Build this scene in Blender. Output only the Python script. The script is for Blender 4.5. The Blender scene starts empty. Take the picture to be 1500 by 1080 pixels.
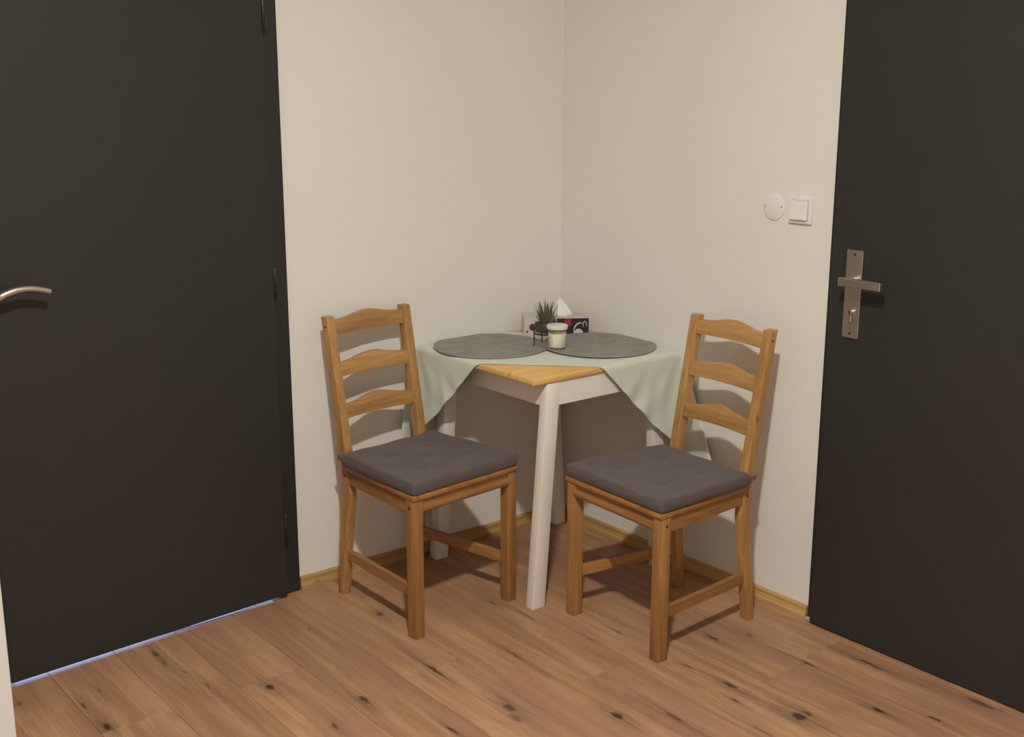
import bpy, bmesh, math, random
from mathutils import Vector, Matrix
random.seed(7)
S = bpy.context.scene
C = S.collection
PI = math.pi

# ---------------------------------------------------------------- camera
cam_d = bpy.data.cameras.new('camera'); cam = bpy.data.objects.new('camera', cam_d); C.objects.link(cam)
_r = Vector((0.6262, 0.7797, 0.0014)).normalized(); _f = Vector((-0.7583, 0.6094, -0.2318)).normalized()
_u = _r.cross(_f).normalized(); _r = _f.cross(_u)
M4 = Matrix((( _r.x, _u.x, -_f.x), (_r.y, _u.y, -_f.y), (_r.z, _u.z, -_f.z))).to_4x4()
M4.translation = Vector((3.2608, -2.8506, 1.602)); cam.matrix_world = M4
cam_d.sensor_width = 36; cam_d.sensor_fit = 'HORIZONTAL'; cam_d.lens = 1750.1 / 1500 * 36; cam_d.clip_start = .05
S.camera = cam

# ---------------------------------------------------------------- world, light, exposure
W = bpy.data.worlds.new('world'); S.world = W; W.use_nodes = True
bgn = W.node_tree.nodes['Background']; bgn.inputs[0].default_value = (.05, .06, .09, 1); bgn.inputs[1].default_value = .2
LAMP = (2.43, -2.17, 2.985)      # glowing disc of the flat ceiling lamp
LAMP_COL = (1.0, .995, .905); LAMP_POWER = 1640.0; LAMP_R = .078
HALL_COL = (.46, .58, 1.0); HALL_W = 66.0
S.view_settings.view_transform = 'Standard'; S.view_settings.look = 'None'
S.view_settings.exposure = 0.0; S.view_settings.gamma = 1.0; S.view_settings.use_curve_mapping = False

# ---------------------------------------------------------------- materials
def mat(name):
    m = bpy.data.materials.new(name); m.use_nodes = True
    return m, m.node_tree, m.node_tree.nodes['Principled BSDF']
def N(t, kind, **kw):
    n = t.nodes.new(kind)
    for k, v in kw.items(): setattr(n, k, v)
    return n
def setin(n, **kw):
    for k, v in kw.items(): n.inputs[k.replace('_', ' ')].default_value = v
def math_(t, op, a, b=None, clamp=False):
    n = N(t, 'ShaderNodeMath', operation=op, use_clamp=clamp)
    for i, v in enumerate((a, b)):
        if v is None: continue
        if isinstance(v, (int, float)): n.inputs[i].default_value = v
        else: t.links.new(v, n.inputs[i])
    return n.outputs[0]
def mixc(t, fac, a, b, mode='MIX'):
    n = N(t, 'ShaderNodeMix', data_type='RGBA', blend_type=mode)
    for i, v in ((0, fac), (6, a), (7, b)):
        if isinstance(v, (int, float)): n.inputs[i].default_value = v
        elif isinstance(v, tuple): n.inputs[i].default_value = (*v, 1) if len(v) == 3 else v
        else: t.links.new(v, n.inputs[i])
    return n.outputs[2]
def noise(t, vec, scale, detail=3, rough=.55, dist=0):
    n = N(t, 'ShaderNodeTexNoise'); setin(n, Scale=scale, Detail=detail, Roughness=rough, Distortion=dist)
    if vec is not None: t.links.new(vec, n.inputs['Vector'])
    return n.outputs[0]
def ramp(t, fac, lo, hi, smooth=True):
    n = N(t, 'ShaderNodeMapRange', interpolation_type='SMOOTHSTEP' if smooth else 'LINEAR')
    n.inputs[1].default_value = lo; n.inputs[2].default_value = hi; t.links.new(fac, n.inputs[0])
    return n.outputs[0]
def bump(t, b, h, strength, dist=.002):
    n = N(t, 'ShaderNodeBump'); n.inputs['Strength'].default_value = strength; n.inputs['Distance'].default_value = dist
    t.links.new(h, n.inputs['Height']); t.links.new(n.outputs[0], b.inputs['Normal'])
def vscale(t, vec, s, off=None):
    n = N(t, 'ShaderNodeVectorMath', operation='MULTIPLY'); t.links.new(vec, n.inputs[0]); n.inputs[1].default_value = s
    o = n.outputs[0]
    if off is not None:
        a = N(t, 'ShaderNodeVectorMath', operation='ADD'); t.links.new(o, a.inputs[0]); t.links.new(off, a.inputs[1]); o = a.outputs[0]
    return o
def rnd_offset(t):
    oi = N(t, 'ShaderNodeObjectInfo'); c = N(t, 'ShaderNodeCombineXYZ')
    for i, k in enumerate((37.1, 71.7, 19.3)): t.links.new(math_(t, 'MULTIPLY', oi.outputs['Random'], k), c.inputs[i])
    return c.outputs[0], oi.outputs['Random']
def plain(name, col, rough=.5, metal=0., grain=None, spec=.5):
    m, t, b = mat(name); setin(b, Base_Color=(*col, 1), Roughness=rough, Metallic=metal)
    b.inputs['Specular IOR Level'].default_value = spec
    if grain:
        tc = N(t, 'ShaderNodeTexCoord'); h = noise(t, tc.outputs['Object'], grain[0], 4); bump(t, b, h, grain[1], grain[2])
        t.links.new(mixc(t, math_(t, 'MULTIPLY', h, .12), col, tuple(c * .72 for c in col)), b.inputs['Base Color'])
    return m
def wood(name, axis, base, dark, rough=.42, seam=None):
    m, t, b = mat(name); tc = N(t, 'ShaderNodeTexCoord'); off, rnd = rnd_offset(t)
    sc = [22, 22, 22]; sc[axis] = 1.6
    v = vscale(t, tc.outputs['Object'], sc, off)
    n1 = noise(t, v, 1.0, 5, .6, .6)
    sc2 = [130, 130, 130]; sc2[axis] = 5
    n2 = noise(t, vscale(t, tc.outputs['Object'], sc2, off), 1.0, 3, .6)
    sc3 = [9, 9, 9]; sc3[axis] = 5
    kn = N(t, 'ShaderNodeTexVoronoi'); t.links.new(vscale(t, tc.outputs['Object'], sc3, off), kn.inputs['Vector']); kn.inputs['Scale'].default_value = 1.0
    k = ramp(t, kn.outputs['Distance'], .10, .03)
    n4 = noise(t, vscale(t, tc.outputs['Object'], [4 if i != axis else 2.5 for i in range(3)], off), 1.0, 2)
    f = math_(t, 'ADD', math_(t, 'ADD', math_(t, 'MULTIPLY', ramp(t, n1, .36, .66), .42), math_(t, 'MULTIPLY', ramp(t, n2, .35, .72), .40)), math_(t, 'MULTIPLY', math_(t, 'SUBTRACT', n4, .5), .7), True)
    col = mixc(t, f, base, dark)
    col = mixc(t, math_(t, 'MULTIPLY', k, .55), col, tuple(c * .3 for c in dark))
    hs = N(t, 'ShaderNodeHueSaturation'); t.links.new(col, hs.inputs['Color'])
    t.links.new(math_(t, 'ADD', math_(t, 'MULTIPLY', rnd, .22), .9), hs.inputs['Value'])
    if seam is not None: # width of glued staves
        pass
    t.links.new(hs.outputs[0], b.inputs['Base Color']); setin(b, Roughness=rough); bump(t, b, n2, .12, .001)
    return m

M = {}
# wall: matte white emulsion with fine roller texture
m, t, b = mat('wall_paint'); g = N(t, 'ShaderNodeNewGeometry')
n = noise(t, g.outputs['Position'], 2.3, 3); n2 = noise(t, g.outputs['Position'], 160, 3)
t.links.new(mixc(t, n, (.80, .775, .735), (.76, .73, .69)), b.inputs['Base Color']); setin(b, Roughness=.85); bump(t, b, n2, .15, .001)
M['wall'] = m
M['ceiling'] = plain('ceiling_paint', (.82, .82, .80), .9, grain=(90, .1, .001))
M['white_wall2'] = plain('white_gloss_paint', (.78, .77, .75), .45, grain=(60, .04, .001))
# doors: anthracite laminate, finely textured
m, t, b = mat('anthracite_laminate'); tc = N(t, 'ShaderNodeTexCoord')
n = noise(t, tc.outputs['Object'], 260, 3); n2 = noise(t, tc.outputs['Object'], 3, 3)
t.links.new(mixc(t, n2, (.0235, .0228, .0215), (.0285, .0275, .0255)), b.inputs['Base Color']); setin(b, Roughness=.48); b.inputs['Specular IOR Level'].default_value = .4
bump(t, b, n, .12, .0006); M['door'] = m
M['frame'] = plain('anthracite_steel_paint', (.022, .0213, .0205), .42, spec=.45)
M['black'] = plain('black_metal', (.008, .008, .008), .4)
M['hole'] = plain('dark_bolt', (.012, .009, .007), .5)
# brushed steel
def brushed(name, axis, col, rough):
    m, t, b = mat(name); tc = N(t, 'ShaderNodeTexCoord'); s = [700, 700, 700]; s[axis] = 8
    n = noise(t, vscale(t, tc.outputs['Object'], s), 1.0, 2)
    t.links.new(mixc(t, n, col, tuple(c * .8 for c in col)), b.inputs['Base Color']); setin(b, Metallic=1.0, Roughness=rough); bump(t, b, n, .08, .0005)
    return m
M['steel_v'] = brushed('brushed_steel_plate', 2, (.56, .51, .45), .42)
M['steel_h'] = brushed('brushed_steel_lever', 0, (.60, .56, .50), .36)
M['steel_y'] = brushed('brushed_steel_curved_lever', 1, (.66, .62, .56), .32)
M['alu'] = plain('aluminium_threshold', (.74, .74, .76), .45, metal=.25)  # pale tone helps imitate the light under the left door
M['plastic'] = plain('white_plastic', (.80, .78, .75), .38)
M['filler'] = plain('grey_filler', (.40, .35, .31), .8)
M['plastic_gap'] = plain('switch_gap', (.36, .33, .30), .7)
# chair wood, one variant per grain direction
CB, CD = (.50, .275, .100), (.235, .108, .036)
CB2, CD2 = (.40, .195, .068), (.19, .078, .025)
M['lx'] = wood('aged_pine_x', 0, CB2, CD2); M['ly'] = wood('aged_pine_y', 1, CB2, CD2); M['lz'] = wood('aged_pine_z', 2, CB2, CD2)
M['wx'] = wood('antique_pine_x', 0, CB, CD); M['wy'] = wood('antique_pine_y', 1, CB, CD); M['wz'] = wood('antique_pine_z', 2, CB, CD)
M['ttop'] = wood('honey_pine_tabletop', 1, (.68, .42, .15), (.52, .285, .08), .4)
M['base'] = wood('pine_baseboard_x', 0, (.50, .315, .125), (.36, .205, .07), .45)
M['base_y'] = wood('pine_baseboard_y', 1, (.50, .315, .125), (.36, .205, .07), .45)
# white stained table frame
m, t, b = mat('white_stain'); tc = N(t, 'ShaderNodeTexCoord')
n = noise(t, vscale(t, tc.outputs['Object'], (90, 90, 6)), 1.0, 3)
t.links.new(mixc(t, n, (.84, .81, .765), (.78, .745, .70)), b.inputs['Base Color']); setin(b, Roughness=.5); bump(t, b, n, .08, .001); M['white_stain'] = m
# fabrics
def fabric(name, col, col2, scale, strength, rough=.9):
    m, t, b = mat(name); tc = N(t, 'ShaderNodeTexCoord')
    w1 = N(t, 'ShaderNodeTexWave', bands_direction='X'); w2 = N(t, 'ShaderNodeTexWave', bands_direction='Y')
    for w in (w1, w2): t.links.new(tc.outputs['UV'], w.inputs['Vector']); setin(w, Scale=scale, Distortion=1.2, Detail=1.0)
    h = math_(t, 'ADD', w1.outputs[1], w2.outputs[1])
    n = noise(t, tc.outputs['UV'], 9, 4)
    f = math_(t, 'ADD', math_(t, 'MULTIPLY', h, .25), math_(t, 'MULTIPLY', n, .5))
    t.links.new(mixc(t, f, col, col2), b.inputs['Base Color']); setin(b, Roughness=rough)
    b.inputs['Sheen Weight'].default_value = .15; b.inputs['Specular IOR Level'].default_value = .2
    bump(t, b, h, strength, .0008); return m
M['cushion'] = fabric('grey_cotton', (.126, .100, .095), (.097, .077, .073), 60, .3)
M['cloth'] = fabric('sage_linen', (.67, .695, .61), (.60, .625, .54), 260, .12)
# woven placemat: concentric braid
m, t, b = mat('woven_mat'); tc = N(t, 'ShaderNodeTexCoord')
gr = N(t, 'ShaderNodeVectorMath', operation='LENGTH'); t.links.new(tc.outputs['Object'], gr.inputs[0])
ring = math_(t, 'SINE', math_(t, 'MULTIPLY', gr.outputs['Value'], 2 * PI / .0042))
gra = N(t, 'ShaderNodeTexGradient', gradient_type='RADIAL'); t.links.new(tc.outputs['Object'], gra.inputs[0])
spoke = math_(t, 'SINE', math_(t, 'MULTIPLY', gra.outputs['Fac'], 2 * PI * 110))
h = math_(t, 'ADD', ring, math_(t, 'MULTIPLY', spoke, .5))
seg = noise(t, vscale(t, tc.outputs['Object'], (14, 14, 14)), 1.0, 3)
sp2 = math_(t, 'MULTIPLY', math_(t, 'SINE', math_(t, 'MULTIPLY', gra.outputs['Fac'], 2 * PI * 9)), .10)
t.links.new(mixc(t, math_(t, 'ADD', seg, sp2, True), (.215, .204, .180), (.335, .318, .284)), b.inputs['Base Color'])
setin(b, Roughness=.75); bump(t, b, h, .35, .0012); M['mat'] = m
# small things
m, t, b = mat('clear_glass'); gt = N(t, 'ShaderNodeBsdfTransparent'); gg = N(t, 'ShaderNodeBsdfGlossy'); fr_ = N(t, 'ShaderNodeLayerWeight'); gm = N(t, 'ShaderNodeMixShader')
gt.inputs[0].default_value = (.985, .99, .985, 1); gg.inputs['Roughness'].default_value = .03; fr_.inputs['Blend'].default_value = .25
t.links.new(math_(t, 'ADD', math_(t, 'MULTIPLY', fr_.outputs[1], .45), .03, True), gm.inputs[0]); t.links.new(gt.outputs[0], gm.inputs[1]); t.links.new(gg.outputs[0], gm.inputs[2]); t.links.new(gm.outputs[0], t.nodes['Material Output'].inputs[0]); M['glass'] = m
M['wax'] = plain('cream_wax', (.90, .84, .64), .5)
M['lid'] = plain('pale_lid', (.72, .70, .64), .35, metal=.0)
M['leaf'] = plain('succulent_leaf', (.065, .090, .030), .5, grain=(80, .1, .001))
M['soil'] = plain('potting_soil', (.045, .032, .022), .95, grain=(220, .5, .003))
M['box_top'] = plain('pale_card', (.56, .50, .47), .6)
M['box_pink'] = plain('blush_card', (.64, .54, .48), .6)
M['box_dark'] = plain('dark_card', (.020, .014, .014), .45)
M['box_red'] = plain('red_print', (.34, .020, .035), .5)
M['box_berry'] = plain('berry_print', (.085, .020, .030), .5)
M['box_white'] = plain('white_print', (.62, .58, .55), .55)
M['tissue'] = plain('white_tissue', (.84, .83, .80), .9)
# floor: oak-look planks, grain along x, knots where the boards have them
KN = [(.534,-1.502,.022,.012,1),(.754,-1.341,.026,.011,1),(.821,-1.471,.026,.006,.8),(.423,-1.635,.03,.006,.5),(.289,-1.244,.012,.008,.5),
(.734,-1.098,.06,.007,.9),(1.03,-1.063,.026,.013,.8),(1.08,-1.084,.03,.016,.55),(1.026,-1.249,.03,.007,.9),(.803,-.865,.05,.006,.7),
(.331,-1.021,.02,.012,.8),(.484,-.697,.02,.007,.6),(.618,-.67,.06,.006,.5),(1.238,-.869,.028,.014,1),(1.333,-.756,.045,.009,.7),
(.868,-.628,.02,.006,.5),(.885,-.529,.014,.006,.7),(1.088,-.336,.03,.008,.9),(1.312,-.515,.03,.010,.9),(1.378,-.567,.015,.008,.9),
(1.535,-.503,.030,.018,1),(1.539,-.473,.016,.009,.8),(1.645,-.312,.02,.009,1),(1.37,-.247,.035,.006,.9),(1.478,-.112,.07,.007,.9),
(1.16,-.525,.03,.006,.6),(1.761,-.238,.025,.006,.9),(1.793,-.071,.05,.012,.7),(.461,-1.927,.028,.011,1),(.318,-1.936,.022,.006,.8),
(.153,-1.671,.03,.007,.9),(.22,-1.673,.03,.005,.6),(.309,-1.651,.015,.006,.5),(.261,-1.876,.02,.005,.6),(.199,-2.067,.012,.009,.6),
(1.522,-.633,.04,.005,.6),(1.143,-.237,.015,.010,.5),(2.3,-1.1,.03,.012,.8),(2.6,-.7,.03,.01,.8),(2.2,-1.9,.03,.012,.8),(1.2,-2.2,.03,.012,.8)]
m, t, b = mat('oak_plank'); g = N(t, 'ShaderNodeNewGeometry'); off, rnd = rnd_offset(t)
P = g.outputs['Position']
wn = N(t, 'ShaderNodeTexNoise'); setin(wn, Scale=45.0, Detail=2.0); t.links.new(P, wn.inputs['Vector'])
wv = N(t, 'ShaderNodeVectorMath', operation='SUBTRACT'); t.links.new(wn.outputs['Color'], wv.inputs[0]); wv.inputs[1].default_value = (.5, .5, .5)
PW = N(t, 'ShaderNodeVectorMath', operation='ADD'); t.links.new(vscale(t, wv.outputs[0], (.030, .015, 0)), PW.inputs[0]); t.links.new(P, PW.inputs[1]); PW = PW.outputs[0]
core = halo = None
for (kx, ky, sx, sy, st) in KN:
    d = N(t, 'ShaderNodeVectorMath', operation='SUBTRACT'); t.links.new(PW, d.inputs[0]); d.inputs[1].default_value = (kx, ky, 0)
    s = N(t, 'ShaderNodeVectorMath', operation='MULTIPLY'); t.links.new(d.outputs[0], s.inputs[0]); s.inputs[1].default_value = (1 / sx, 1 / sy, 0)
    l = N(t, 'ShaderNodeVectorMath', operation='LENGTH'); t.links.new(s.outputs[0], l.inputs[0])
    s2 = N(t, 'ShaderNodeVectorMath', operation='MULTIPLY'); t.links.new(d.outputs[0], s2.inputs[0]); s2.inputs[1].default_value = (.6 / sx, 1.1 / sy, 0)
    l2 = N(t, 'ShaderNodeVectorMath', operation='LENGTH'); t.links.new(s2.outputs[0], l2.inputs[0])
    c1 = math_(t, 'MULTIPLY', ramp(t, l.outputs['Value'], 1.1, .40), st); h1 = math_(t, 'MULTIPLY', ramp(t, l2.outputs['Value'], 3.6, .4), st)
    core = c1 if core is None else math_(t, 'MAXIMUM', core, c1); halo = h1 if halo is None else math_(t, 'MAXIMUM', halo, h1)
n1 = noise(t, vscale(t, PW, (1.1, 13, 1), off), 1.0, 5, .6, 1.2)     # broad figure
n2 = noise(t, vscale(t, P, (6, 170, 1), off), 1.0, 4, .65)            # fine grain
n3 = noise(t, vscale(t, P, (2.2, 5, 1), off), 1.0, 2)                 # pinkish / greyish patches
col = mixc(t, ramp(t, n1, .34, .68), (.50, .285, .158), (.335, .173, .092))
col = mixc(t, math_(t, 'MULTIPLY', ramp(t, n3, .42, .66), .60), col, (.345, .178, .118))
col = mixc(t, math_(t, 'MULTIPLY', ramp(t, n2, .42, .75), .40), col, (.20, .105, .058))
col = mixc(t, math_(t, 'MULTIPLY', math_(t, 'MULTIPLY', halo, ramp(t, n2, .25, .65)), .75), col, (.15, .092, .060))
col = mixc(t, math_(t, 'MULTIPLY', core, .9), col, (.035, .020, .013))
hs = N(t, 'ShaderNodeHueSaturation'); t.links.new(col, hs.inputs['Color']); t.links.new(math_(t, 'ADD', math_(t, 'MULTIPLY', rnd, .14), .93), hs.inputs['Value'])
t.links.new(hs.outputs[0], b.inputs['Base Color']); setin(b, Roughness=.5); b.inputs['Specular IOR Level'].default_value = .35
bump(t, b, n2, .12, .0008); M['plank'] = m
M['subfloor'] = plain('joint_shadow', (.06, .035, .02), .9)  # dark brown slab below the plank joints
m, t, b = mat('lit_bulb'); b.inputs['Emission Color'].default_value = (*LAMP_COL, 1); b.inputs['Emission Strength'].default_value = LAMP_POWER; setin(b, Base_Color=(.9, .9, .9, 1)); M['bulb'] = m

# ---------------------------------------------------------------- helpers
def obj(name, bm, m, parent=None, smooth=False, loc=None):
    me = bpy.data.meshes.new(name)
    bmesh.ops.recalc_face_normals(bm, faces=bm.faces[:])
    bm.to_mesh(me); bm.free(); me.materials.append(M[m])
    if smooth:
        me.polygons.foreach_set('use_smooth', [True] * len(me.polygons))
        if smooth == 'auto': me.set_sharp_from_angle(angle=math.radians(35))
    o = bpy.data.objects.new(name, me); C.objects.link(o)
    if parent: o.parent = parent
    if loc: o.location = loc
    return o
def tag(o, label, cat=None, group=None, kind=None):
    o['label'] = label
    if cat: o['category'] = cat
    if group: o['group'] = group
    if kind: o['kind'] = kind
    return o
def empty(name, loc=(0, 0, 0), rz=0):
    o = bpy.data.objects.new(name, None); C.objects.link(o); o.location = loc; o.rotation_euler = (0, 0, rz); o.empty_display_size = .05
    return o
def add_box(bm, a, b, bev=0, seg=2):
    g = bmesh.ops.create_cube(bm, size=1)
    for v in g['verts']: v.co = Vector([a[i] + (v.co[i] + .5) * (b[i] - a[i]) for i in range(3)])
    if bev:
        es = list({e for v in g['verts'] for e in v.link_edges}); bmesh.ops.bevel(bm, geom=es, offset=bev, segments=seg, profile=.5, affect='EDGES')
def box(a, b, bev=0, seg=2):
    bm = bmesh.new(); add_box(bm, a, b, bev, seg); return bm
def loft(rings, closed=True, caps=True):
    bm = bmesh.new(); R = [[bm.verts.new(p) for p in r] for r in rings]; n = len(rings[0])
    for i in range(len(R) - 1):
        for j in range(n if closed else n - 1):
            k = (j + 1) % n; bm.faces.new((R[i][j], R[i][k], R[i + 1][k], R[i + 1][j]))
    if caps: bm.faces.new(R[0]); bm.faces.new(R[-1])
    return bm
def bevel_all(bm, off, seg=2, ang=30):
    bmesh.ops.recalc_face_normals(bm, faces=bm.faces[:])
    es = [e for e in bm.edges if len(e.link_faces) == 2 and e.calc_face_angle(0) > math.radians(ang)]
    bmesh.ops.bevel(bm, geom=es, offset=off, segments=seg, profile=.5, affect='EDGES'); return bm
def lathe(prof, n=32, c=(0, 0, 0), cap0=True, cap1=True):
    rings = [[(c[0] + r * math.cos(2 * PI * k / n), c[1] + r * math.sin(2 * PI * k / n), c[2] + z) for k in range(n)] for r, z in prof]
    bm = loft(rings, True, False)
    bm.verts.ensure_lookup_table()
    if cap0: bm.faces.new(bm.verts[:n])
    if cap1: bm.faces.new(bm.verts[-n:])
    return bm
def tube(path, rad, n=10, caps=True, flat=1.0):
    pts = [Vector(p) for p in path]; rings = []; up = Vector((0, 0, 1))
    for i, p in enumerate(pts):
        d = (pts[min(i + 1, len(pts) - 1)] - pts[max(i - 1, 0)]).normalized()
        a = d.cross(up)
        if a.length < 1e-3: a = Vector((1, 0, 0))
        a.normalize(); c = a.cross(d); r = rad[i] if isinstance(rad, (list, tuple)) else rad
        rings.append([p + a * r * math.cos(2 * PI * k / n) + c * r * flat * math.sin(2 * PI * k / n) for k in range(n)])
    return loft(rings, True, caps)
def disc_on(cx, axis, c, r, th, n=14):
    """short cylinder: centre c, along axis (0,1,2)"""
    rings = []
    for s in (0, th):
        ring = []
        for k in range(n):
            q = [0, 0, 0]; q[axis] = s; q[(axis + 1) % 3] = r * math.cos(2 * PI * k / n); q[(axis + 2) % 3] = r * math.sin(2 * PI * k / n)
            ring.append((c[0] + q[0], c[1] + q[1], c[2] + q[2]))
        rings.append(ring)
    return loft(rings)

# ---------------------------------------------------------------- the room
RX, RY, RZ = 4.7, -4.3, 3.04
# left wall (plane x = 0) with the opening of the left door, right wall (plane y = 0)
DY0, DY1, DZ = -2.045, -1.165, 2.02
wl = bmesh.new()
add_box(wl, (-.14, DY1, 0), (0, .14, RZ)); add_box(wl, (-.14, RY, 0), (0, DY0, RZ)); add_box(wl, (-.14, DY0, DZ), (0, DY1, RZ))
tag(obj('wall_left', wl, 'wall'), 'plain off-white painted wall left of the room corner, beside the dark door', 'wall', kind='structure')
tag(obj('wall_right', box((0, 0, 0), (RX, .14, RZ)), 'wall'), 'plain off-white painted wall right of the corner, carrying the light switch', 'wall', kind='structure')
tag(obj('wall_back', box((RX, RY, 0), (RX + .12, .14, RZ)), 'wall'), 'off-white wall out of view behind the viewpoint, facing the left door', 'wall', kind='structure')
tag(obj('wall_front', box((-.14, RY - .12, 0), (RX + .12, RY, RZ)), 'wall'), 'off-white wall out of view behind the viewpoint, facing the switch wall', 'wall', kind='structure')
tag(obj('ceiling', box((-1.3, RY - .12, RZ), (RX + .12, .14, RZ + .1)), 'ceiling'), 'plain white ceiling above the picture, holding the lamp', 'ceiling', kind='structure')
tag(obj('wall_return', box((0.001, -2.30, 0), (.40, -2.131, RZ), .004), 'white_wall2'), 'narrow white wall end at the lower left edge of the photo', 'wall', kind='structure')
# space behind the left door: a daylit hall
hl = bmesh.new()
add_box(hl, (-1.3, -2.7, 0), (-1.2, -.5, RZ)); add_box(hl, (-1.2, -2.7, 0), (-.14, -2.6, RZ)); add_box(hl, (-1.2, -.6, 0), (-.14, -.5, RZ))
tag(obj('wall_hall', hl, 'wall'), 'white walls of the next room, hidden behind the left door', 'wall', kind='structure')
la = bpy.data.lights.new('hall_daylight', 'AREA'); la.energy = HALL_W; la.color = HALL_COL; la.shape = 'RECTANGLE'; la.size = .9; la.size_y = .9
lo = bpy.data.objects.new('hall_daylight', la); C.objects.link(lo); lo.location = (-1.15, -1.6, .75); lo.rotation_euler = (0, -PI / 2 - .35, 0)
# floor: slab with planks
fl = tag(obj('floor', box((-1.25, RY, -.10), (RX, 0, -.0100)), 'subfloor'), 'warm brown oak-look plank floor with dark knots', 'floor', kind='structure')
pw, pl_ = .19, 1.38; y0 = -1.381 + .19 * 8
joint = {-1.381: .488, -1.761: .487, -.051: 1.336}
row = 0
while y0 > RY:
    yt, yb = min(y0, -.0005), max(y0 - pw, RY)
    j0 = next((v for k, v in joint.items() if abs(k - y0) < .01), None)
    if j0 is None: j0 = (.30 + .53 * row) % pl_
    if yt > yb + .01:
        x = j0 - math.ceil((j0 + 1.25) / pl_) * pl_
        while x < RX:
            xa, xb = max(x, -1.24), min(x + pl_, RX - .001)
            if xb > xa + .02: obj('plank', box((xa + .0004, yb + .0004, -.0098), (xb - .0004, yt - .0004, 0), .0006, 1), 'plank', fl)
            x += pl_
    y0 -= pw; row += 1
# baseboards: small stepped and coved pine strips
prof = [(0, 0), (.019, 0), (.019, .010), (.015, .016), (.0125, .027), (.0135, .031), (.0135, .037), (.011, .040), (0, .040)]
bl = loft([[(x, y, z) for x, z in prof] for y in (-.0005, -1.119)]); tag(obj('baseboard_left', bl, 'base_y'), 'low pine baseboard along the left wall behind the chair', 'baseboard', kind='structure')
br = loft([[(x, -d, z) for d, z in prof] for x in (.0005, 1.176)]); tag(obj('baseboard_right', br, 'base'), 'low pine baseboard along the right wall beneath the switch', 'baseboard', kind='structure')

# ---------------------------------------------------------------- doors
# left door: hinged on the right, standing a hand's breadth ajar
d1 = empty('door_1', (.0275, -1.186, 0)); tag(d1, 'tall dark anthracite door on the left, hinges on its right edge, slightly ajar', 'door', kind='structure')
fr = bmesh.new()
add_box(fr, (-.0275 + .0005 - .10, DY1 + 1.186 - .045, 0), (-.0275 + .018, DY1 + 1.186 + .041, DZ + .05), .003)
add_box(fr, (-.0275 + .0005 - .10, DY0 + 1.186 - .036, 0), (-.0275 + .018, DY0 + 1.186 + .012, DZ + .05), .003)
add_box(fr, (-.0275 + .0005 - .10, DY0 + 1.186 - .03, DZ - .012), (-.0275 + .0175, DY1 + 1.186 + .03, DZ + .05), .003)
obj('door_frame', fr, 'frame', d1)
ang = math.radians(3.65)
leaf = obj('door_leaf', box((-.020, -.872, .012), (.020, .0, 2.03), .0035, 2), 'door', d1); leaf.rotation_euler = (0, 0, ang)
for zc in (.236, 1.016, 1.80):
    h = lathe([(.004, -.048), (.0075, -.043), (.0075, -.002), (.0068, -.0015), (.0068, .0015), (.0075, .002), (.0075, .043), (.004, .048)], 14, (.0165, .006, zc))
    obj('hinge', h, 'black', d1, 'auto')
HN = -.838
hd = obj('handle_rose', loft([[(.020 + dx, HN + r * math.cos(2 * PI * k / 24), 1.062 + r * math.sin(2 * PI * k / 24)) for k in range(24)] for dx, r in ((0, .026), (.007, .026), (.009, .024))]), 'steel_y', leaf, 'auto')
pth = [(.028, HN, 1.066), (.045, HN, 1.067), (.060, HN + .003, 1.0695), (.070, HN + .011, 1.0745)]
for i in range(1, 19):
    q = i / 18; pth.append((.075 + .002 * q, HN + .011 + .132 * q, 1.073 + .021 * math.sin(PI * (.08 + .80 * q))))
obj('lever', tube(pth, [.0098] * 4 + [.0098 - .0016 * i / 18 for i in range(18)], 14), 'steel_y', leaf, 'auto')
tag(obj('trim_1', box((.006, -2.05, -.0005), (.046, -1.235, .0010), .0004, 1), 'alu'), 'thin pale threshold strip under the left door', 'threshold', kind='structure')  # added strip, stands in for hall light in the door gap
# right door: closed, latch side towards the corner
d2 = empty('door_2', (1.2045, 0, 0)); tag(d2, 'dark anthracite door on the right with a long steel handle plate', 'door', kind='structure')
fr = bmesh.new()
add_box(fr, (-.024, -.012, 0), (.03, -.0005, 2.07), .002); add_box(fr, (.80, -.012, 0), (.87, -.0005, 2.07), .002); add_box(fr, (-.02, -.0115, 2.0), (.86, -.0006, 2.07), .002)
obj('door_frame', fr, 'frame', d2)
obj('door_leaf', box((0, -.0335, .004), (.85, -.0125, 2.03), .003, 2), 'door', d2)
pz0, pz1 = .905, 1.154
plate = obj('handle_plate', box((.053, -.0405, pz0), (.106, -.0334, pz1), .0015, 2), 'steel_v', d2)
kx = .0795
for zc in (pz0 + .014, pz1 - .012): obj('screw', disc_on(0, 1, (kx, -.0415, zc), .0032, .0012), 'black', plate)
obj('neck', disc_on(0, 1, (kx, -.085, 1.070), .0115, .046, 20), 'steel_h', d2, 'auto')
obj('lever', box((kx - .013, -.095, 1.0585), (kx + .124, -.078, 1.0825), .0022, 2), 'steel_h', d2)
cy = bmesh.new(); add_box(cy, (kx - .0055, -.047, .950), (kx + .0055, -.0402, .976), .003, 2)
lock = obj('lock_cylinder', cy, 'steel_y', d2)
obj('lock_barrel', disc_on(0, 1, (kx, -.0495, .979), .0088, .0094, 20), 'steel_y', lock, 'auto')
obj('keyhole', box((kx - .001, -.0502, .974), (kx + .001, -.0494, .984)), 'black', lock)
tag(obj('trim_2', box((1.181, -.028, 0), (1.199, -.0125, .012), .003, 2), 'filler'), 'small pale filler blob at the foot of the right door frame', 'trim', kind='structure')

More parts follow.
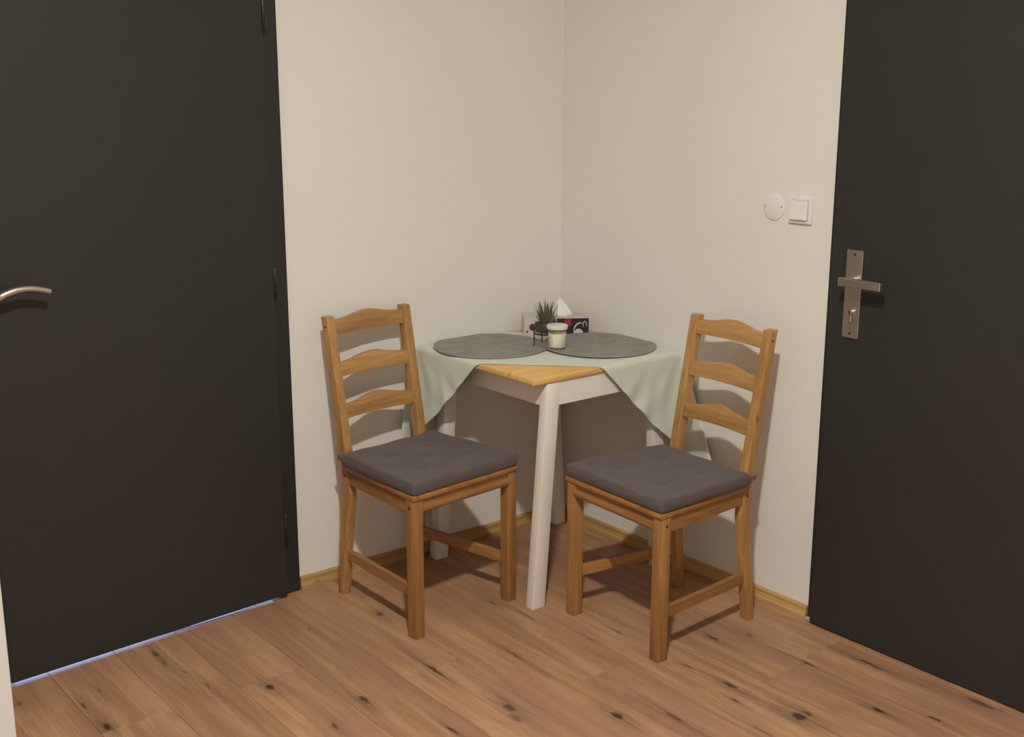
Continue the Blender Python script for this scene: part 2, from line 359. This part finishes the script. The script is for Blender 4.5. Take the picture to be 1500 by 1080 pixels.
# ---------------------------------------------------------------- switch and blank cover
sw = empty('light_switch', (1.0625, -.0005, 1.2455)); tag(sw, 'square white light switch on the right wall next to the dark door', 'light switch')
obj('frame', box((-.0415, -.009, -.0395), (.0415, 0, .0395), .0025, 2), 'plastic', sw)
obj('inner_frame', box((-.0305, -.0105, -.0290), (.0305, -.0088, .0290), .0006, 1), 'plastic_gap', sw)
rk = loft([[(x, y, z) for y, z in ((-.0098, -.028), (-.0185, -.028), (-.0118, .028), (-.0098, .028))] for x in (-.0295, .0295)]); bevel_all(rk, .001, 1); obj('rocker', rk, 'plastic', sw)
cvr = empty('blank_cover', (.9625, -.0005, 1.2475)); tag(cvr, 'round white blank cover plate left of the light switch', 'cover plate')
pr = [(.0395, 0), (.0405, .0015), (.040, .0035), (.037, .0048), (.001, .0056)]
obj('disc', loft([[(r * math.cos(2 * PI * k / 40), -y, r * math.sin(2 * PI * k / 40)) for k in range(40)] for r, y in pr]), 'plastic', cvr, 'auto')
for sx in (-1, 1): obj('screw', disc_on(0, 1, (.0305 * sx, -.0062, .001 * sx), .0028, .002), 'plastic_gap', cvr)

# ---------------------------------------------------------------- dining table
TZ = .745
tb = empty('dining_table', (.3095, -.324, 0)); tag(tb, 'small square corner table with honey pine top and white splayed legs', 'table')
ox, oy = .3095, -.324
tp = box((.006 - ox, -.640 - oy, .7235), (.613 - ox, -.008 - oy, TZ))
bevel_all(tp, .006, 3); obj('tabletop', tp, 'ttop', tb, 'auto')
LX = ((.045, .087), (.5725, .6135 - .006)); YT = ((-.583, -.533), (-.131, -.083)); YF = ((-.634, -.584), (-.090, -.041))
def leg(xr, yt, yf):
    def ring(ya, yb, x0, x1, z): return [(x0 - ox, ya - oy, z), (x1 - ox, ya - oy, z), (x1 - ox, yb - oy, z), (x0 - ox, yb - oy, z)]
    bm = loft([ring(yf[0], yf[1], xr[0], xr[1], 0), ring(yt[0], yt[1], xr[0], xr[1], .655), ring(yt[0], yt[1], xr[0], xr[1], .7232)])
    return bevel_all(bm, .0025, 2, 40)
for xr in LX:
    for yt, yf in zip(YT, YF): obj('leg', leg(xr, yt, yf), 'white_stain', tb, 'auto')
def ap(a, b): return box((a[0] - ox, a[1] - oy, .648), (b[0] - ox, b[1] - oy, .7232), .0015, 1)
obj('apron', ap((.087, -.581), (.5725, -.561)), 'white_stain', tb); obj('apron', ap((.087, -.105), (.5725, -.085)), 'white_stain', tb)
obj('apron', ap((.585, -.533), (.6055, -.131)), 'white_stain', tb); obj('apron', ap((.047, -.533), (.067, -.131)), 'white_stain', tb)

# ---------------------------------------------------------------- chairs
def apost(z, pts): 
    for (z0, a0), (z1, a1) in zip(pts, pts[1:]):
        if z0 <= z <= z1: return a0 + (a1 - a0) * (z - z0) / (z1 - z0)
    return pts[-1][1]
FRONT = [(0, .413), (.18, .390), (.34, .367), (.44, .367), (.49, .380), (.703, .417), (.903, .4525)]
BACK = [(0, .441), (.18, .424), (.34, .405), (.44, .405), (.49, .415), (.703, .449), (.903, .4825)]
HW, IB, S_ = .209, .043, .0365
def make_chair():
    t = empty('dining_chair')
    for s in (-1, 1):
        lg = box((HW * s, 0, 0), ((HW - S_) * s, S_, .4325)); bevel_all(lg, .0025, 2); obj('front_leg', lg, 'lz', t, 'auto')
        x0, x1 = (HW - IB) * s, (HW - IB - .031) * s
        rings = [[(x0, apost(z, FRONT), z), (x1, apost(z, FRONT), z), (x1, apost(z, BACK), z), (x0, apost(z, BACK), z)] for z, _ in FRONT]
        obj('back_post', bevel_all(loft(rings), .0025, 2, 50), 'wz', t, 'auto')
        # side apron and stretcher follow the tapering side
        def side(z0, z1, a0, a1, inset, th, bev):
            q = lambda a: (HW - IB * (a - .018) / .40) - inset
            bm = loft([[((q(a)) * s, a, z0), ((q(a) - th) * s, a, z0), ((q(a) - th) * s, a, z1), (q(a) * s, a, z1)] for a in (a0, a1)])
            return bevel_all(bm, bev, 1)
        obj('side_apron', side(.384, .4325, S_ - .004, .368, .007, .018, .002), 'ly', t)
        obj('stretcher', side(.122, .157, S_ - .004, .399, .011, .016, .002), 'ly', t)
        for (z, a, x) in ((.872, apost(.872, FRONT) + .014, HW - IB), (.408, .020, HW), (.410, .386, HW - IB)):
            obj('bolt', disc_on(0, 0, (x * s - .0005 if s > 0 else -x - .0003, a, z), .0042, .0008), 'hole', t)
    # seat board with notches round the posts
    out = [(.213, -.005), (.1765, .364), (.1335, .364), (.1335, .397)]
    poly = out + [(-x, y) for x, y in reversed(out)]
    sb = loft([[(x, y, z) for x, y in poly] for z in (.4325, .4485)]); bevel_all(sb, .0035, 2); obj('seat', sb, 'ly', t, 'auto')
    pr = [(.007, .4325), (.007, .4125), (.001, .4110), (-.0040, .4085), (-.0055, .4035), (-.0040, .3965), (0, .392), (.020, .392), (.020, .4325)]
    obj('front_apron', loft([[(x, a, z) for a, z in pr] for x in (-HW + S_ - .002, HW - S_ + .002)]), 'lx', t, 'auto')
    obj('rear_apron', box((-.137, .374, .388), (.137, .392, .4322), .002, 1), 'wx', t)
    # three arched back slats
    for zb, ze, h in ((.8455, .890, .0165), (.7155, .7595, .0165), (.5855, .629, .0185)):
        xs = [-.137 + .274 * i / 28 for i in range(29)]
        top = [ze + h * (.5 + .5 * math.cos(PI * min(1, abs(x) / .118))) for x in xs]; bot = [zb + .003 * (1 - (x / .137) ** 2) for x in xs]
        rings = []
        for x, zt, zz in zip(xs, top, bot):
            bow = .006 * (1 - (x / .137) ** 2)
            rings.append([(x, apost(zz, FRONT) + .004 + bow, zz), (x, apost(zt, FRONT) + .004 + bow, zt), (x, apost(zt, FRONT) + .022 + bow, zt), (x, apost(zz, FRONT) + .022 + bow, zz)])
        obj('back_slat', bevel_all(loft(rings), .0022, 2, 50), 'wx', t, 'auto')
    return t
def copy_tree(o, parent=None):
    c = o.copy(); C.objects.link(c); c.parent = parent
    for ch in list(o.children): copy_tree(ch, c)
    return c
def place(o, kind, x0, y0, t):
    c, s = math.cos(t), math.sin(t); dx, dy = (0, HW) if kind == 'L' else (-HW, 0)
    o.location = (x0 + c * dx - s * dy, y0 + s * dx + c * dy, o.location.z); o.rotation_euler = (0, 0, t + (PI / 2 if kind == 'L' else 0))
CL = ('L', .5505, -1.0354, .1006); CR = ('R', 1.0987, -.5813, -.0467)
ch1 = make_chair(); tag(ch1, 'brown pine ladder-back chair at the left wall, beside the left dark door', 'chair', 'pair of ladder-back chairs at the table'); place(ch1, *CL)
ch2 = copy_tree(ch1); ch2['label'] = 'brown pine ladder-back chair at the right wall, below the light switch'; place(ch2, *CR)

# seat cushions: tapered, tufted, tied to the posts
TUFT = [(-.088, .105), (.092, .105), (-.086, .262), (.082, .262), (0, .182)]
def cushion():
    t = empty('seat_cushion'); n = 44; bm = bmesh.new(); uvl = bm.loops.layers.uv.new('UVMap')
    th, zc, r = .040, .0205, .008
    def pos(i, j):
        u, v = .45 * (-1 + 2 * i / n) - .55 * math.cos(PI * i / n), .45 * j / n + .55 * (.5 - .5 * math.cos(PI * j / n))
        hw = .2125 - .024 * v; y = -.006 + .376 * v
        x = u * hw
        rr = .012                                    # rounded outline corners
        dx = hw - abs(x); dy = min(y + .006, .370 - y)
        if dx < rr and dy < rr:
            q = math.hypot(rr - dx, rr - dy)
            if q > 0:
                k = max(rr - dx, rr - dy) / q
                x = math.copysign(hw - rr + (rr - dx) * k, x)
                cy_ = -.006 + rr if y < .18 else .370 - rr
                y = cy_ + (y - cy_) * k
                dd = rr - max(rr - dx, rr - dy)
            else: dd = rr
        else: dd = min(dx, dy)
        if v > .92: pass
        e = max(0, min(1, dd / r)); p = .76 + .24 * math.sqrt(1 - (1 - e) ** 2)
        dim = sum(.011 * math.exp(-((x - a) ** 2 + (y - b_) ** 2) / .018 ** 2) + .003 * math.exp(-((x - a) ** 2 + (y - b_) ** 2) / .05 ** 2) for a, b_ in TUFT)
        return x, y, p, dim
    top, bot = {}, {}
    for i in range(n + 1):
        for j in range(n + 1):
            x, y, p, dim = pos(i, j)
            top[i, j] = bm.verts.new((x, y, zc + th / 2 * p - dim + .0015 * math.sin(x * 40) * math.cos(y * 33))); bot[i, j] = bm.verts.new((x, y, max(.0005, zc - th / 2 * p)))
    fs = []
    for i in range(n):
        for j in range(n):
            fs.append(bm.faces.new((top[i, j], top[i + 1, j], top[i + 1, j + 1], top[i, j + 1]))); fs.append(bm.faces.new((bot[i, j], bot[i, j + 1], bot[i + 1, j + 1], bot[i + 1, j])))
    edge = [(i, 0) for i in range(n)] + [(n, j) for j in range(n)] + [(i, n) for i in range(n, 0, -1)] + [(0, j) for j in range(n, 0, -1)]
    for k in range(len(edge)):
        a, b_ = edge[k], edge[(k + 1) % len(edge)]; fs.append(bm.faces.new((top[a], top[b_], bot[b_], bot[a])))
    for f in bm.faces:
        for l in f.loops: l[uvl].uv = (l.vert.co.x * 4 + l.vert.co.z * 3, l.vert.co.y * 4 + l.vert.co.z * 3)
    obj('pad', bm, 'cushion', t, True)
    for a, b_ in TUFT:
        obj('button', lathe([(.006, 0), (.0075, .0012), (.006, .0028), (.002, .0034)], 14, (a, b_, .0262)), 'cushion', t, True)
    for s in (-1, 1):                                # ties round the posts
        x0, x1, y0, y1 = .131 * s, .170 * s, .362, .410
        strip = loft([[(x0, y0, .008), (x0, y0, .020), (x0 - .0025 * s, y0, .020), (x0 - .0025 * s, y0, .008)], [(x0, y1, .010), (x0, y1, .022), (x0 - .0025 * s, y1 + .0025, .022), (x0 - .0025 * s, y1 + .0025, .010)],
                      [(x1, y1, .010), (x1, y1, .022), (x1 + .0025 * s, y1 + .0025, .022), (x1 + .0025 * s, y1 + .0025, .010)], [(x1, y0 - .006, .008), (x1, y0 - .006, .022), (x1 + .003 * s, y0 - .006, .022), (x1 + .003 * s, y0 - .006, .008)]])
        obj('tie', strip, 'cushion', t)
    return t
cu1 = cushion(); cu1.location.z = .4488; tag(cu1, 'dark grey tufted seat cushion on the chair by the left wall', 'cushion', 'grey tufted seat cushions'); place(cu1, *CL)
cu2 = copy_tree(cu1); cu2['label'] = 'dark grey tufted seat cushion on the chair below the light switch'; place(cu2, *CR)

# ---------------------------------------------------------------- table runner (drape of a sage linen runner laid corner to corner)
RL, RW = 1.66, .50                      # length and width of the runner, centred on the table
CNX, CNY, RHO = 112, 36, .007
def hang(A, B, eA, eB, zt, am, sat):
    """A: outwards over the free table edge eA, B: towards the wall, table corner at (eA, eB); returns (A, B, z)"""
    dA, dB = A - eA, B - eB
    def bend(d):
        q = RHO * PI / 2
        return (RHO * math.sin(d / RHO), RHO * (1 - math.cos(d / RHO))) if d < q else (RHO, RHO + d - q)
    if dA <= 0 and dB <= 0: return A, B, zt
    if dA <= 0:                          # strip behind the table, down the gap to the wall
        o, dr = bend(dB); return A, eB + o * .55, zt - dr
    if dB <= 0:                          # sheet over the free edge, creases fan out from the corner
        o, dr = bend(dA); psi = math.atan2(-dB, dA); r = math.hypot(dA, dB)
        k = min(1, dA / .10)
        return eA + o + k * dr * (.02 + (.09 * math.sin(6.2 * psi) ** 2 * math.exp(-1.1 * psi)) + .022 * math.sin(15 * psi + 40 * (r - .2) * psi)), B + .10 * dr * k * math.exp(-((B - eB) / .09) ** 2) * (1 - math.exp(dB / .02)), zt - dr
    r = math.hypot(dA, dB); phi = math.atan2(dB, dA); o, dr = bend(r)
    al = am * math.sin(2 * phi) ** .8 * (1 - sat * min(1, r / .40))
    w = 1 - phi / (PI / 2)
    return (eA + (o + .02 * dr * min(1, dA / .10)) * math.cos(phi) + dr * math.sin(al) + .012 * math.sin(al * 5) * dr,
            eB + o * .55 * math.sin(phi) - dr * .16 * math.sin(2 * phi) * w, zt - dr * math.cos(al))
zt = TZ + .0014
cv = []; e_ = math.sqrt(.5)
for i in range(CNX + 1):
    for j in range(CNY + 1):
        s, q = (i / CNX - .5) * RL, (j / CNY - .5) * RW
        X, Y = .3105 + e_ * (s + q), -.325 + e_ * (s - q)
        if s > 0: x, y, z = hang(X, Y, .6135, -.0085, zt, math.radians(27), .05)
        else:
            A, B, z = hang(-Y, -X, .6405, -.0065, zt, math.radians(20), .35); x, y = -B, -A
        cv.append((x, y, z + .0004 * math.sin(31 * X + 17 * Y) * (z > zt - .001)))
bm = bmesh.new(); uvl = bm.loops.layers.uv.new('UVMap'); V = [bm.verts.new(p) for p in cv]
for i in range(CNX):
    for j in range(CNY):
        a = i * (CNY + 1) + j; f = bm.faces.new((V[a], V[a + 1], V[a + CNY + 2], V[a + CNY + 1]))
        for l, (p, q) in zip(f.loops, ((i, j), (i, j + 1), (i + 1, j + 1), (i + 1, j))): l[uvl].uv = (p / CNX * 3, q / CNX * 3)
me = bpy.data.meshes.new('table_runner'); bm.normal_update(); bm.to_mesh(me); bm.free(); me.materials.append(M['cloth'])
me.polygons.foreach_set('use_smooth', [True] * len(me.polygons))
rn = bpy.data.objects.new('table_runner', me); C.objects.link(rn)
sd = rn.modifiers.new('thickness', 'SOLIDIFY'); sd.thickness = .0012; sd.offset = 0
ss = rn.modifiers.new('smooth', 'SUBSURF'); ss.levels = 1; ss.render_levels = 1
tag(rn, 'pale sage linen cloth laid diagonally over the table, ends hanging down', 'tablecloth')

# ---------------------------------------------------------------- on the table
CZ = .7475 + .0010
def placemat(c, R, label, z, tilt=None):
    prof = [(R - .002, 0), (R, .0012), (R, .0026), (R - .0012, .0036)] + [(R * k / 24, .0036 - .0002 * (k % 2)) for k in range(23, 0, -1)]
    o = obj('placemat', lathe(prof, 72), 'mat', None, 'auto', (c[0], c[1], z)); tag(o, label, 'placemat', 'round grey woven placemats')
    if tilt: o.rotation_euler = tilt
    return o
cL, cR, MR = Vector((.172, -.4595)), Vector((.3936, -.174)), .1925
placemat(cL, MR, 'round grey woven placemat on the left half of the table', CZ)
dv = (cR - cL).normalized(); tl = .0042 / (2 * MR)
pm = placemat(cR, MR, 'round grey woven placemat on the right, its rim lapping over the other', CZ + .0022)
pm.rotation_mode = 'AXIS_ANGLE'; pm.rotation_axis_angle = (tl, -dv.y, dv.x, 0)
def on_right(x, y): return CZ + .0022 + .0036 - tl * (Vector((x, y)) - cR).dot(dv) 

# candle jar
jx, jy = .357, -.327
cj = empty('candle_jar', (jx, jy, on_right(jx, jy) + .0004)); tag(cj, 'small cream candle in a glass jar with pale lid on the placemats', 'candle')
obj('jar', lathe([(.024, 0), (.0295, .002), (.0315, .007), (.0315, .058), (.0285, .064), (.0285, .068), (.0268, .068), (.0268, .063), (.0298, .057), (.0298, .008), (.028, .0045), (.001, .004)], 36, cap1=True), 'glass', cj, 'auto')
obj('wax', lathe([(.001, .0046), (.0275, .0046), (.0292, .009), (.0292, .050), (.001, .050)], 32), 'wax', cj, 'auto')
obj('lid', lathe([(.0345, .0655), (.0352, .067), (.0352, .0755), (.0335, .0775), (.027, .0785), (.001, .0782)], 36), 'lid', cj, 'auto')

# succulent in a glass on a black wire stand
sx_, sy_ = .283, -.314
st = empty('planted_glass', (sx_, sy_, CZ + .0036)); tag(st, 'green succulent in a clear glass held by a black metal stand', 'potted plant')
rt = Vector((.6262, .7797)); nr = Vector((.7797, -.6262))       # along the wall diagonal and at right angles to it
for (a, b_) in ((-.0385, .010), (-.011, -.0385), (.0385, -.010)): 
    q = rt * a + nr * b_; obj('stand_leg', tube([(q.x, q.y, .0), (q.x, q.y, .022), (q.x, q.y, .062)], .0019, 8), 'black', st, True)
for z in (.041,):
    obj('stand_ring', loft([[((.038 + .0018 * math.cos(2 * PI * k / 8)) * math.cos(2 * PI * i / 40), (.038 + .0018 * math.cos(2 * PI * k / 8)) * math.sin(2 * PI * i / 40), z + .0025 * math.sin(2 * PI * k / 8)) for k in range(8)] for i in range(41)], True, False), 'black', st, True)
obj('stand_bar', tube([(-.037, 0, .039), (.037, 0, .039)], .0018, 8), 'black', st, True)
gz = .0412
obj('glass', lathe([(.033, gz), (.0362, gz + .002), (.0385, gz + .010), (.041, gz + .098), (.0395, gz + .0985), (.0372, gz + .012), (.034, gz + .005), (.001, gz + .0045)], 40), 'glass', st, 'auto')
obj('soil', lathe([(.001, gz + .005), (.0335, gz + .0055), (.0368, gz + .013), (.0376, gz + .032), (.030, gz + .036), (.001, gz + .038)], 28), 'soil', st, True)
rr = random.Random(3); lv = bmesh.new()
def succulent_leaf(az, el, L, w):
    d = Vector((math.cos(az) * math.cos(el), math.sin(az) * math.cos(el), math.sin(el))); side = Vector((-math.sin(az), math.cos(az), 0)); up = side.cross(d) * -1
    rings = []; base = Vector((math.cos(az) * .004, math.sin(az) * .004, gz + .034))
    for k in range(8):
        s = k / 7; p = base + d * (L * s) + Vector((0, 0, 1)) * (.010 * s * s * L / .05)
        ww = w * (.55 + 1.1 * s * (1 - s) * 1.6) * (1 - s ** 3) + .0004
        rings.append([p + side * ww * math.cos(2 * PI * q / 8) + up * ww * .42 * math.sin(2 * PI * q / 8) for q in range(8)])
    return loft(rings)
for i in range(30):
    ring = i / 30; az = i * 2.399; el = math.radians(24 + 56 * ring + rr.uniform(-5, 5)); L = .050 + .016 * rr.random()
    L = min(L, .0365 / max(.2, math.cos(el)))
    obj('leaf', succulent_leaf(az, el, L, .0052 + .0012 * rr.random()), 'leaf', st, True)

# tissue box set across the corner
bA, bB = Vector((.098, -.256)), Vector((.229, -.068)); bd = (bB - bA); BL = bd.length; bdn = bd.normalized()
tz = CZ - .0012
bx = empty('tissue_box', (bA.x, bA.y, tz), math.atan2(bd.y, bd.x)); tag(bx, 'printed tissue box across the corner with one white tissue standing up', 'tissue box')
BH, BD = .060, .098
obj('carton', box((0, 0, 0), (BL, BD, BH), .0012, 1), 'box_top', bx)
def panel(name, x0, x1, z0, z1, m, y=-.0006, parent=bx): return obj(name, box((x0, y, z0), (x1, .0004, z1)), m, parent)
pk = panel('blush_panel', .0015, .082, .002, BH - .002, 'box_pink')
for (u, z, r, m_) in ((.031, .028, .0125, 'box_berry'), (.027, .033, .006, 'box_red'), (.037, .024, .006, 'box_dark'), (.024, .043, .007, 'box_white'), (.012, .012, .004, 'box_berry')):
    obj('print', disc_on(0, 1, (u, -.0014 - .0002 * r * 100, z), r, .0012), m_, pk)
panel('dark_panel', .082, .143, .002, BH - .002, 'box_dark'); panel('red_panel', .143, .172, .002, BH - .002, 'box_red')
dk = panel('dark_panel', .166, BL - .0015, .002, BH - .002, 'box_dark', -.0009); panel('dark_panel', .143, .168, .002, .030, 'box_dark', -.0009)
def swirl(cx, cz, rx, rz, a0, a1, w0, w1, n=16):
    P_ = []
    for k in range(n + 1):
        a = a0 + (a1 - a0) * k / n; w = w0 + (w1 - w0) * math.sin(PI * k / n)
        P_.append((a, w))
    outer = [(cx + (rx + w) * math.cos(a), -.0016, cz + (rz + w) * math.sin(a)) for a, w in P_]; inner = [(cx + (rx - w) * math.cos(a), -.0016, cz + (rz - w) * math.sin(a)) for a, w in P_]
    bm = bmesh.new(); O = [bm.verts.new(p) for p in outer]; I = [bm.verts.new(p) for p in inner]
    for k in range(n): bm.faces.new((O[k], O[k + 1], I[k + 1], I[k]))
    g = bmesh.ops.extrude_face_region(bm, geom=bm.faces[:])
    for v in g['geom']:
        if isinstance(v, bmesh.types.BMVert): v.co.y += .0008
    return bm
obj('print', swirl(.200, .006, .026, .036, PI * .98, PI * .42, .0006, .0026), 'box_white', dk)
obj('print', swirl(.192, .002, .009, .010, PI * 1.0, 0.0, .0080, .0088), 'box_white', dk)
obj('print', swirl(.214, .034, .006, .013, PI * 1.25, -PI * .2, .0004, .0016), 'box_white', dk)
obj('top_slot', lathe([(.001, 0), (.03, 0), (.03, .0006), (.001, .0006)], 24, (BL * .60, BD * .5, BH)), 'box_white', bx)
# tissue: a pinched cone of folded paper
rings = []
for k in range(10):
    s = k / 9; ring = []
    for i in range(40):
        a = 2 * PI * i / 40; rad = (.031 * (1 - s) ** .8 + .0035) * (1 + .22 * math.sin(3 * a + 1.2 * s) + .10 * math.sin(7 * a + 2))
        ring.append((BL * .60 - .008 * s + rad * math.cos(a) * 1.05, BD * .5 + rad * math.sin(a) * .55, BH + .0008 + .056 * s + .004 * math.sin(2 * a) * s))
    rings.append(ring)
obj('tissue', loft(rings), 'tissue', bx, True)

# ---------------------------------------------------------------- ceiling lamp (above the picture, the room's only lamp)
lp = empty('ceiling_lamp', (LAMP[0], LAMP[1], RZ)); tag(lp, 'flat round ceiling lamp above the view, white housing with glowing disc', 'lamp')
bz = LAMP[2] - RZ
obj('housing', lathe([(LAMP_R + .006, 0), (LAMP_R + .012, -.004), (LAMP_R + .012, bz - .003), (LAMP_R + .001, bz - .004), (LAMP_R + .001, bz + .006), (.001, bz + .006)], 40), 'plastic', lp, 'auto')
obj('diffuser', lathe([(LAMP_R, bz + .003), (LAMP_R, bz), (.001, bz)], 40), 'bulb', lp)
